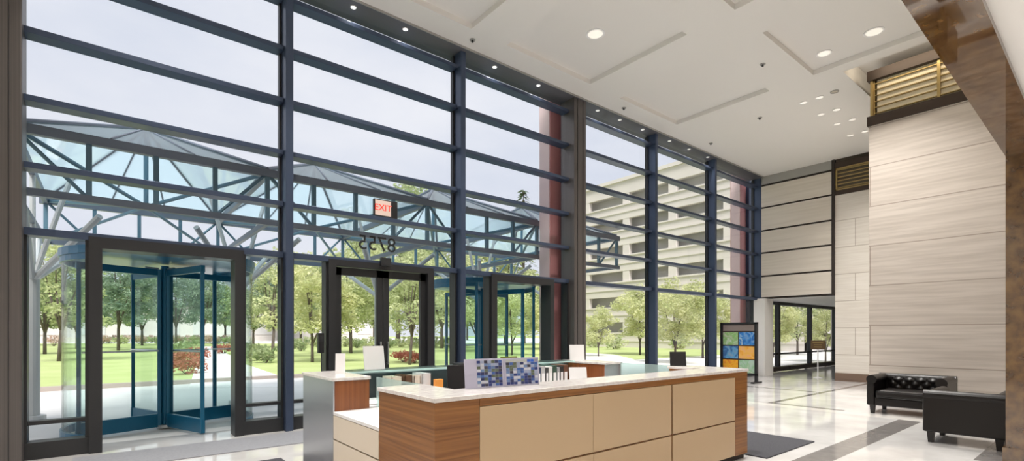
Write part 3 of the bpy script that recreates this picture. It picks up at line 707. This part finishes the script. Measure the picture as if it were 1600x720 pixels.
# ------------------------------------------------------------------ site outside
struct('terrace', box(-12, 45, 8.76, 17.6, -.3, -.02), pave_m, 'pale concrete terrace outside the doors')
struct('terrace_edge', box(-12, 45, 8.5, 8.76, -.3, -.01), pave_m)
struct('kerb', box(-60, 9.5, 17.6, 17.85, -.3, .10), kerb_m, 'low kerb between the terrace and the lawn')
struct('lawn', box(-160, 190, 17.85, 200, -.4, -.03), lawn_m, 'mown green lawn')
def ground_patch(name, pts, m, z, lab):
    p = [at(x, y) for x, y in pts]
    return struct(name, MB().prism([(q.x, q.y) for q in p][::-1], -.1, z), m, lab)
ground_patch('path', [(296, 604), (365, 604), (440, 604), (440, 588), (384, 569), (349, 549), (330, 541), (318, 541), (314, 555), (304, 578)], pathc_m, .0, 'pale concrete path curving away through the lawn')
ground_patch('path_far', [(-300, 536), (1200, 536), (1200, 528), (-300, 528)], pathc_m, -.005, 'pale drive crossing beyond the lawn')
ground_patch('driveway', [(860, 597), (1200, 585), (1200, 570), (1010, 566), (960, 554), (860, 548)], pathc_m, .005, 'pale driveway by the parking garage')

# rose red exterior cladding behind the inner columns
for i, (x, lab) in enumerate([(XM[3] + .02, 'rose red exterior column behind the bronze column'), (XM[6] + .02, 'rose red exterior column beside the end wall')]):
    o = struct('pillar_exterior', MB().box(x - .2, x + .2, 8.72, 9.1, 0, 8), paint_red, lab)
    MB().box(x + .2, x + .34, 8.6, 8.95, 0, 8).build('blue_return', mull_m, o)
    MB().box(x - .215, x - .2, 8.74, 9.08, 0, 8).build('pale_return', mat('pale_rose_cladding', (.82, .62, .6), .5), o)

# ---- canopy
cp = thing('entrance_canopy', 'steel framed entrance canopy with a row of pale blue glass pyramids outside the doors', 'canopy', (5.3, 11.8, 0))
Y0, Y1, ZL, ZU, ZA = 9.35, 14.3, 3.42, 4.27, 5.42
Y0 = 11.05; 
CY0, CY1 = 9.4, 14.3
XC = [XM[0] + 3.15 * k for k in range(5)]
for y, mm in ((CY0, steelgrey), (CY1, steelgrey)):
    MB().box(XC[0] - .1, XC[-1] + .1, y - .05, y + .05, ZU - .065, ZU + .065).build('upper_chord', mm, cp)
    MB().box(XC[0] - .1, XC[-1] + .1, y - .045, y + .045, ZL - .05, ZL + .05).build('lower_chord', mm, cp)
    mb = MB()
    for k in range(17):
        x = XC[0] + .7875 * k
        MB().box(x - .035, x + .035, y - .035, y + .035, ZL, ZU).build('vertical_strut', steelblue, cp)
for x in XC:
    MB().box(x - .04, x + .04, CY0, CY1, ZU - .06, ZU + .06).build('cross_beam', steelgrey, cp)
    MB().box(x - .035, x + .035, CY0, CY1, ZL - .045, ZL + .045).build('cross_beam', steelgrey, cp)
yc = (CY0 + CY1) / 2
for k in range(4):
    xa, xb = XC[k], XC[k + 1]; xm = (xa + xb) / 2; A = (xm, yc, ZA)
    c4 = [(xa, CY0, ZU + .08), (xb, CY0, ZU + .08), (xb, CY1, ZU + .08), (xa, CY1, ZU + .08)]
    pr = MB().add(c4 + [A], [(0, 1, 4), (1, 2, 4), (2, 3, 4), (3, 0, 4)]).build('glass_pyramid', roof_glass, cp)
    sl = pr.modifiers.new('thickness', 'SOLIDIFY'); sl.thickness = .015
    rb = MB()
    for c in c4: rb.tube(c, A, .035, 6)
    for f in (.33, .66):
        for y in (CY0, CY1): rb.tube((xa + (xb - xa) * f, y, ZU + .08), A, .018, 5)
    rb.build('pyramid_rib', steelgrey, pr)
    N = (xm, yc, ZU - .35)
    st = MB()
    for c in c4: st.tube((c[0], c[1], ZU), N, .035, 6)
    for c in c4: st.tube((c[0], c[1], ZL), N, .03, 6)
    st.tube(N, (xm, yc, ZA), .04, 6)
    for y in (CY0, CY1):
        st.tube((xa, y, ZU), (xa + .7875, y, ZL), .028, 6).tube((xb, y, ZU), (xb - .7875, y, ZL), .028, 6)
    st.build('brace', steelblue, cp)
for x in XC:
    c = MB().tube((x, yc, 0), (x, yc, 2.45), .10, 14).build('support_post', steelpale, cp)
    mb = MB()
    for dx in (-.9, .9):
        for dy in (-1.2, 1.2): mb.tube((x, yc, 2.4), (max(XC[0], min(XC[-1], x + dx)), yc + dy, ZL), .05, 8)
    for dx in (-.5, .5): mb.tube((x, yc, 2.4), (max(XC[0], min(XC[-1], x + dx)), yc, ZU), .04, 8)
    mb.build('branch', steelpale, c)
    MB().tube((x, yc, -.02), (x, yc, .08), .18, 14).build('base_plate', steelpale, c)

# ---- parking garage
GX = 43.0
pg = thing('parking_garage', 'cream concrete parking garage with rows of dark openings beyond the driveway', 'building', (GX + 8, 30, 0))
tops = [2.65, 5.4, 8.15, 10.95, 13.7, 16.4]
zprev = -.1
for tz in tops:
    MB().box(GX, GX + .4, 16, 42, zprev, tz - 1.1).box(GX - .12, GX, 16, 42, tz - 1.25, tz - 1.1).box(GX - .08, GX, 16, 42, (zprev + tz - 1.1) / 2 - .12, (zprev + tz - 1.1) / 2 + .04).build('spandrel', concrete_m, pg); zprev = tz
    MB().box(GX + .4, GX + 16, 16, 42, tz - 1.5, tz - 1.2).build('deck', garage_in, pg)
MB().box(GX, GX + .4, 16, 42, zprev, 18.1).box(GX - .2, GX + .4, 16, 42, 17.75, 18.1).build('parapet', concrete_m, pg)
MB().box(GX + .4, GX + 16, 16, 42, 16.6, 16.9).build('deck', garage_in, pg)
MB().box(GX - .01, GX + .5, 16, 22.7, 0, 18.1).box(GX + .4, GX + 16, 16, 16.4, 0, 18.1).build('end_wall', concrete_m, pg)
for a in (27.5, 33.1, 38.7): MB().box(GX + .02, GX + .5, a, a + .85, 0, 17.9).build('pier', concrete_m, pg)
MB().box(GX + .02, GX + .6, 41.3, 42, 0, 18.1).box(GX + .4, GX + 16, 41.6, 42, 0, 18.1).build('end_wall', concrete_m, pg)
MB().box(GX + 1.5, GX + 1.7, 16.4, 41.6, 0, 16.6).build('bounce_wall', garage_in, pg)  # wall added close behind the openings to catch daylight and lighten them

# distant pale buildings behind the trees
fb = thing('office_building', 'long low pale building glimpsed between the tree trunks', 'building', (-13, 110, 0))
MB().box(-75, 48, 104, 116, -.1, 6.2).build('wall', concrete_m, fb)
MB().box(-75.5, 48.5, 103.5, 116.5, 6.2, 6.7).build('roof', steelgrey, fb)
for k in range(24): MB().box(-73 + k * 5, -70 + k * 5, 103.9, 104, 1.2, 3.6).build('window', garage_in, fb)

# ---- vegetation
def leaf_cloud(n, ell, size, seed, clumps=16, hollow=.45):
    rnd = random.Random(seed); mb = MB(); cs = []
    for _ in range(clumps):
        while True:
            p = Vector((rnd.uniform(-1, 1), rnd.uniform(-1, 1), rnd.uniform(-1, 1)))
            if hollow < p.length < 1: break
        cs.append((p * .78, rnd.uniform(.24, .42)))
    vs, fs = [], []
    for i in range(n):
        c, rr = cs[i % clumps]
        while True:
            q = Vector((rnd.uniform(-1, 1), rnd.uniform(-1, 1), rnd.uniform(-1, 1)))
            if q.length < 1: break
        p = c + q * rr
        P = Vector((p.x * ell[0], p.y * ell[1], p.z * ell[2]))
        a = Vector((rnd.uniform(-1, 1), rnd.uniform(-1, 1), rnd.uniform(-.6, .6))).normalized(); b = a.cross(Vector((rnd.uniform(-1, 1), rnd.uniform(-1, 1), rnd.uniform(-1, 1)))).normalized()
        s = size * rnd.uniform(.6, 1.3); k = len(vs)
        vs += [P - a * s, P + b * s * .5, P + a * s, P - b * s * .5]; fs.append((k, k + 1, k + 2, k + 3))
    return vs, fs, cs
def make_tree(H, cw, lm, seed, n=9000, trunk=.1, base=.2, size=.13, lean=0, limbs=4, clumps=70):
    """returns an Empty with trunk and crown at the origin: limbs fork, twigs carry many small leaf clumps"""
    t = thing('tree', 'tree', 'tree')
    rnd = random.Random(seed); tr = MB(); tips = []
    fork = Vector((lean * .3, 0, H * base))
    tr.tube((0, 0, -.1), fork, trunk, 8, trunk * .8)
    for i in range(limbs):
        a = 6.283 * i / limbs + rnd.uniform(-.5, .5); out = cw * rnd.uniform(.3, .55); top = H * rnd.uniform(.72, .9) if i else H * .95
        if i == 0: out = cw * .1
        p0 = fork - Vector((0, 0, rnd.uniform(0, .12) * H * base)); m1 = fork + Vector((math.cos(a) * out * .45, math.sin(a) * out * .45, (top - fork.z) * .45)); p1 = Vector((math.cos(a) * out + lean, math.sin(a) * out, top))
        tr.tube(p0, m1, trunk * .65, 6, trunk * .42).tube(m1, p1, trunk * .42, 5, trunk * .1)
        tips.append((p1, .2))
        for k in range(clumps // limbs):
            f = rnd.uniform(.12, 1); st = p0.lerp(m1, f * 2) if f < .5 else m1.lerp(p1, f * 2 - 1)
            b2 = a + rnd.uniform(-1.5, 1.5); ln = cw * rnd.uniform(.15, .62) * (1.15 - .55 * f)
            q = st + Vector((math.cos(b2) * ln, math.sin(b2) * ln, rnd.uniform(-.12, .42) * ln))
            if q.z < H * .2: q.z = H * rnd.uniform(.2, .3)
            if k % 2 == 0: tr.tube(st, q, trunk * .2, 4, trunk * .05)
            tips.append((q, rnd.uniform(.13, .24)))
    tr.build('trunk', bark_m, t, world=False, smooth=True)
    vs, fs = [], []
    for i in range(n):
        c, rr = tips[i % len(tips)]
        while True:
            q = Vector((rnd.uniform(-1, 1), rnd.uniform(-1, 1), rnd.uniform(-1, 1)))
            if q.length < 1: break
        P = c + Vector((q.x * rr * cw, q.y * rr * cw, q.z * rr * cw * .62))
        u = Vector((rnd.uniform(-1, 1), rnd.uniform(-1, 1), rnd.uniform(-.7, .5))).normalized(); w = u.cross(Vector((rnd.uniform(-1, 1), rnd.uniform(-1, 1), rnd.uniform(-1, 1)))).normalized()
        sz = size * rnd.uniform(.6, 1.3); k = len(vs)
        vs += [P - u * sz, P + w * sz * .5, P + u * sz, P - w * sz * .5]; fs.append((k, k + 1, k + 2, k + 3))
    MB().add(vs, fs).build('crown', lm, t, world=False)
    return t
protos = {
    'a': make_tree(8.0, 4.0, leaf_a, 1, 10000, .12, .18, .12), 'b': make_tree(10.0, 4.4, leaf_b, 2, 10000, .15, .2, .14), 'c': make_tree(11.5, 4.8, leaf_c, 3, 10000, .16, .22, .15, 0, 5, 80),
    'd': make_tree(6.0, 3.3, leaf_d, 4, 8000, .09, .18, .1), 'e': make_tree(7.0, 2.9, leaf_a, 5, 3600, .1, .24, .1, .5, 5, 50),
}
# conifer
pc = thing('tree', 'tree', 'tree'); mb = MB(); rnd = random.Random(9)
for k in range(26):
    z = 3 + k * .46; r = 2.6 * (1 - k / 27) + .15
    for j in range(26):
        a = rnd.uniform(0, 6.283); rr = r * rnd.uniform(.35, 1); p = Vector((math.cos(a) * rr, math.sin(a) * rr, z + rnd.uniform(-.2, .2) - rr * .18))
        d = Vector((math.cos(a), math.sin(a), -.25)) * .42; w = Vector((-math.sin(a), math.cos(a), .2)) * .12
        mb.add([p - d * .4, p + w, p + d, p - w], [(0, 1, 2, 3)])
mb.build('crown', needle_m, pc, world=False)
MB().tube((0, 0, -.1), (0, 0, 14.6), .22, 8, .04).build('trunk', bark_m, pc, world=False)
protos['n'] = pc
used = set()
# (kind, photo column, distance along the view, scale, label)
trees = [
    ('e', 92, 27, 1.0, 'slender leaning tree seen through the left sidelight'),
    ('b', 70, 36, .78, 'mid green tree at the far left behind the slender one'),
    ('b', 120, 48, .8, 'mid green tree behind the left door post'),
    ('c', 185, 44, .78, 'tall blue-green tree in the left half of the revolving door'),
    ('b', 222, 60, .95, 'mid green tree over the lawn left of the revolving shaft'),
    ('c', 275, 56, .85, 'dense blue-green tree just right of the revolving shaft'),
    ('c', 318, 62, .9, 'dense blue-green tree above the winding path'),
    ('b', 352, 70, 1.0, 'mid green tree at the end of the winding path'),
    ('e', 425, 28, .92, 'slender tree with thin trunk beside the first tall mullion'),
    ('b', 396, 52, .8, 'mid green tree above the shrubs right of the path'),
    ('d', 488, 26, .95, 'yellow-green tree left of the double doors'),
    ('b', 470, 50, .86, 'mid green tree behind the yellow-green one left of the doors'),
    ('a', 548, 33, 1.0, 'light green spreading tree in the left glass door'),
    ('a', 585, 44, 1.25, 'light green tree behind the door meeting posts'),
    ('e', 640, 24, .8, 'multi-branched small tree centred in the right glass door'),
    ('b', 622, 62, 2.0, 'tall green tree topping the second glass pyramid'),
    ('a', 690, 40, 1.15, 'light green tree right of the double doors'),
    ('d', 745, 36, 1.1, 'yellow-green tree left of the right revolving door'),
    ('d', 800, 34, .84, 'yellow-green tree behind the right revolving door'),
    ('a', 790, 56, 1.75, 'light green tree rising behind the third glass pyramid'),
    ('n', 818, 66, 1.38, 'dark conifer with a pointed top behind the canopy'),
    ('a', 850, 46, .9, 'light green tree just left of the rose red column'),
    ('d', 935, 32, .55, 'low yellow-green tree right of the bronze column'),
    ('d', 1000, 33, .78, 'yellow-green tree before the garage left of a mullion'),
    ('d', 1055, 25, .72, 'yellow-green tree with slanting trunk before the garage'),
    ('d', 1098, 30, .8, 'yellow-green tree at the right end of the garage'),
    ('b', 25, 60, 1, 'mid green tree behind the left column'),
    ('c', 150, 72, 1.0, 'tall far blue-green tree behind the left door post'),
    ('c', 440, 75, 1.1, 'tall far blue-green tree behind the first mullion'),
    ('b', 520, 72, 1.05, 'tall far mid green tree left of the door centre'),
    ('b', 660, 72, 1.0, 'tall far mid green tree right of the door centre'),
    ('b', 730, 74, 1.05, 'tall far mid green tree behind the second mullion'),
    ('b', 880, 70, .8, 'far mid green tree behind the bronze column'),
]
nn = 0
def place(kind, loc, s, lab, rz):
    p = protos[kind]
    if kind not in used: used.add(kind); o = p; o.location = loc; o.rotation_euler = (0, 0, rz)
    else: o = dup(p, loc, rz)
    o.scale = (s, s, s); tag(o, lab, 'tree', 'trees beyond the terrace')
far_kinds = 'cbcbabcacbbcab'
for k in range(14):
    trees.append((far_kinds[k], 20 + k * 64, 128 + 9 * (k % 3), 1.3 + .15 * (k % 2), 'distant tree in the last row, %s from the left' % ['first', 'second', 'third', 'fourth', 'fifth', 'sixth', 'seventh', 'eighth', 'ninth', 'tenth', 'eleventh', 'twelfth', 'thirteenth', 'fourteenth'][k]))
trees += [('d', 1208, 30, .6, 'pale tree seen in the left pane of the low far windows'), ('a', 1246, 34, .66, 'pale tree seen in the middle pane of the low far windows'), ('d', 1290, 26, .5, 'pale tree seen in the right pane of the low far windows')]
RAD = {'a': 4.0, 'b': 4.4, 'c': 4.8, 'd': 3.3, 'e': 2.8, 'n': 2.6}
done = []
for i, (k, px, d, s, lab) in enumerate(sorted(trees, key=lambda q: q[2])):
    d0 = d
    while True:
        v = atd(px, d, -.03); r = RAD[k] * s * d / d0
        if all((v - q).length > 1.0 * (r + rr) for q, rr in done): break
        d += .5
    done.append((v, r)); place(k, v, s * d / d0, lab, i * 1.37)
# shrubs
def make_shrub(name, lm, seed, n=500):
    t = thing(name, 'shrub', 'shrub')
    vs, fs, cs = leaf_cloud(n, (.9, .9, .55), .09, seed, 14, .2)
    MB().add([v + Vector((0, 0, .5)) for v in vs], fs).build('foliage', lm, t, world=False)
    mb = MB()
    for c, rr in cs[:7]: mb.tube((0, 0, -.05), (c.x * .7, c.y * .7, c.z * .4 + .45), .02, 5, .008)
    mb.build('stem', bark_m, t, world=False); return t
shr = {'g': make_shrub('shrub', leaf_b, 21), 'y': make_shrub('shrub', leaf_a, 22), 'r': make_shrub('flowering_shrub', flower_m, 23), 'p': make_shrub('flowering_shrub', flowerp_m, 24)}
sused = set()
shrubs = [('r', 292, 583, .8, 'red flowering shrub left of the winding path, nearest the terrace'), ('r', 288, 570, .95, 'red flowering shrub in the bed left of the winding path'), ('g', 268, 565, .9, 'dark green shrub at the left of the red flower bed'), ('r', 302, 562, 1.0, 'red flowering shrub at the far end of the path bed'),
          ('g', 288, 556, 1.2, 'green shrub behind the red flower bed'), ('g', 402, 562, 1.1, 'rounded green shrub right of the winding path'), ('g', 388, 556, 1.0, 'smaller green shrub right of the winding path'), ('g', 416, 566, .9, 'green shrub by the first tall mullion'),
          ('r', 350, 552, 1.0, 'red shrub right of the path end'), ('p', 84, 540, 1.3, 'pink shrub seen through the left sidelight'), ('g', 470, 548, 1.1, 'green shrub left of the double doors'), ('r', 648, 566, .8, 'red shrub in the right glass door'), ('r', 630, 564, .8, 'second red shrub in the right glass door'),
          ('y', 960, 545, 1.4, 'yellow-green shrub at the foot of the garage left bay'), ('y', 930, 542, 1.5, 'yellow-green shrub right of the bronze column'), ('y', 1060, 545, 1.4, 'yellow-green shrub by the garage wall')]
for k in range(22):
    px = 160 + k * 9.5
    shrubs.append((('p', 'g', 'p', 'y')[k % 4], px, 537 - (k % 3), 1.25, None))
for k in range(16):
    shrubs.append((('g', 'y', 'y')[k % 3], 455 + k * 17, 543 - (k % 3), 1.2, None))
hn = 0
for i, (k, px, y, s, lab) in enumerate(shrubs):
    v = at(px, y); v.z = -.03
    if k not in sused: sused.add(k); o = shr[k]; o.location = v
    else: o = dup(shr[k], v, i * 2.1)
    o.scale = (s, s, s)
    if lab is None:
        first = px < 420
        tag(o, ('low shrub in the flower border beyond the lawn seen through the left revolving door' if first else 'low shrub in the border beyond the lawn seen through the double doors'), 'shrub',
            'shrubs of the flower border' if first else 'shrubs of the lawn border')
    else: tag(o, lab, 'shrub')
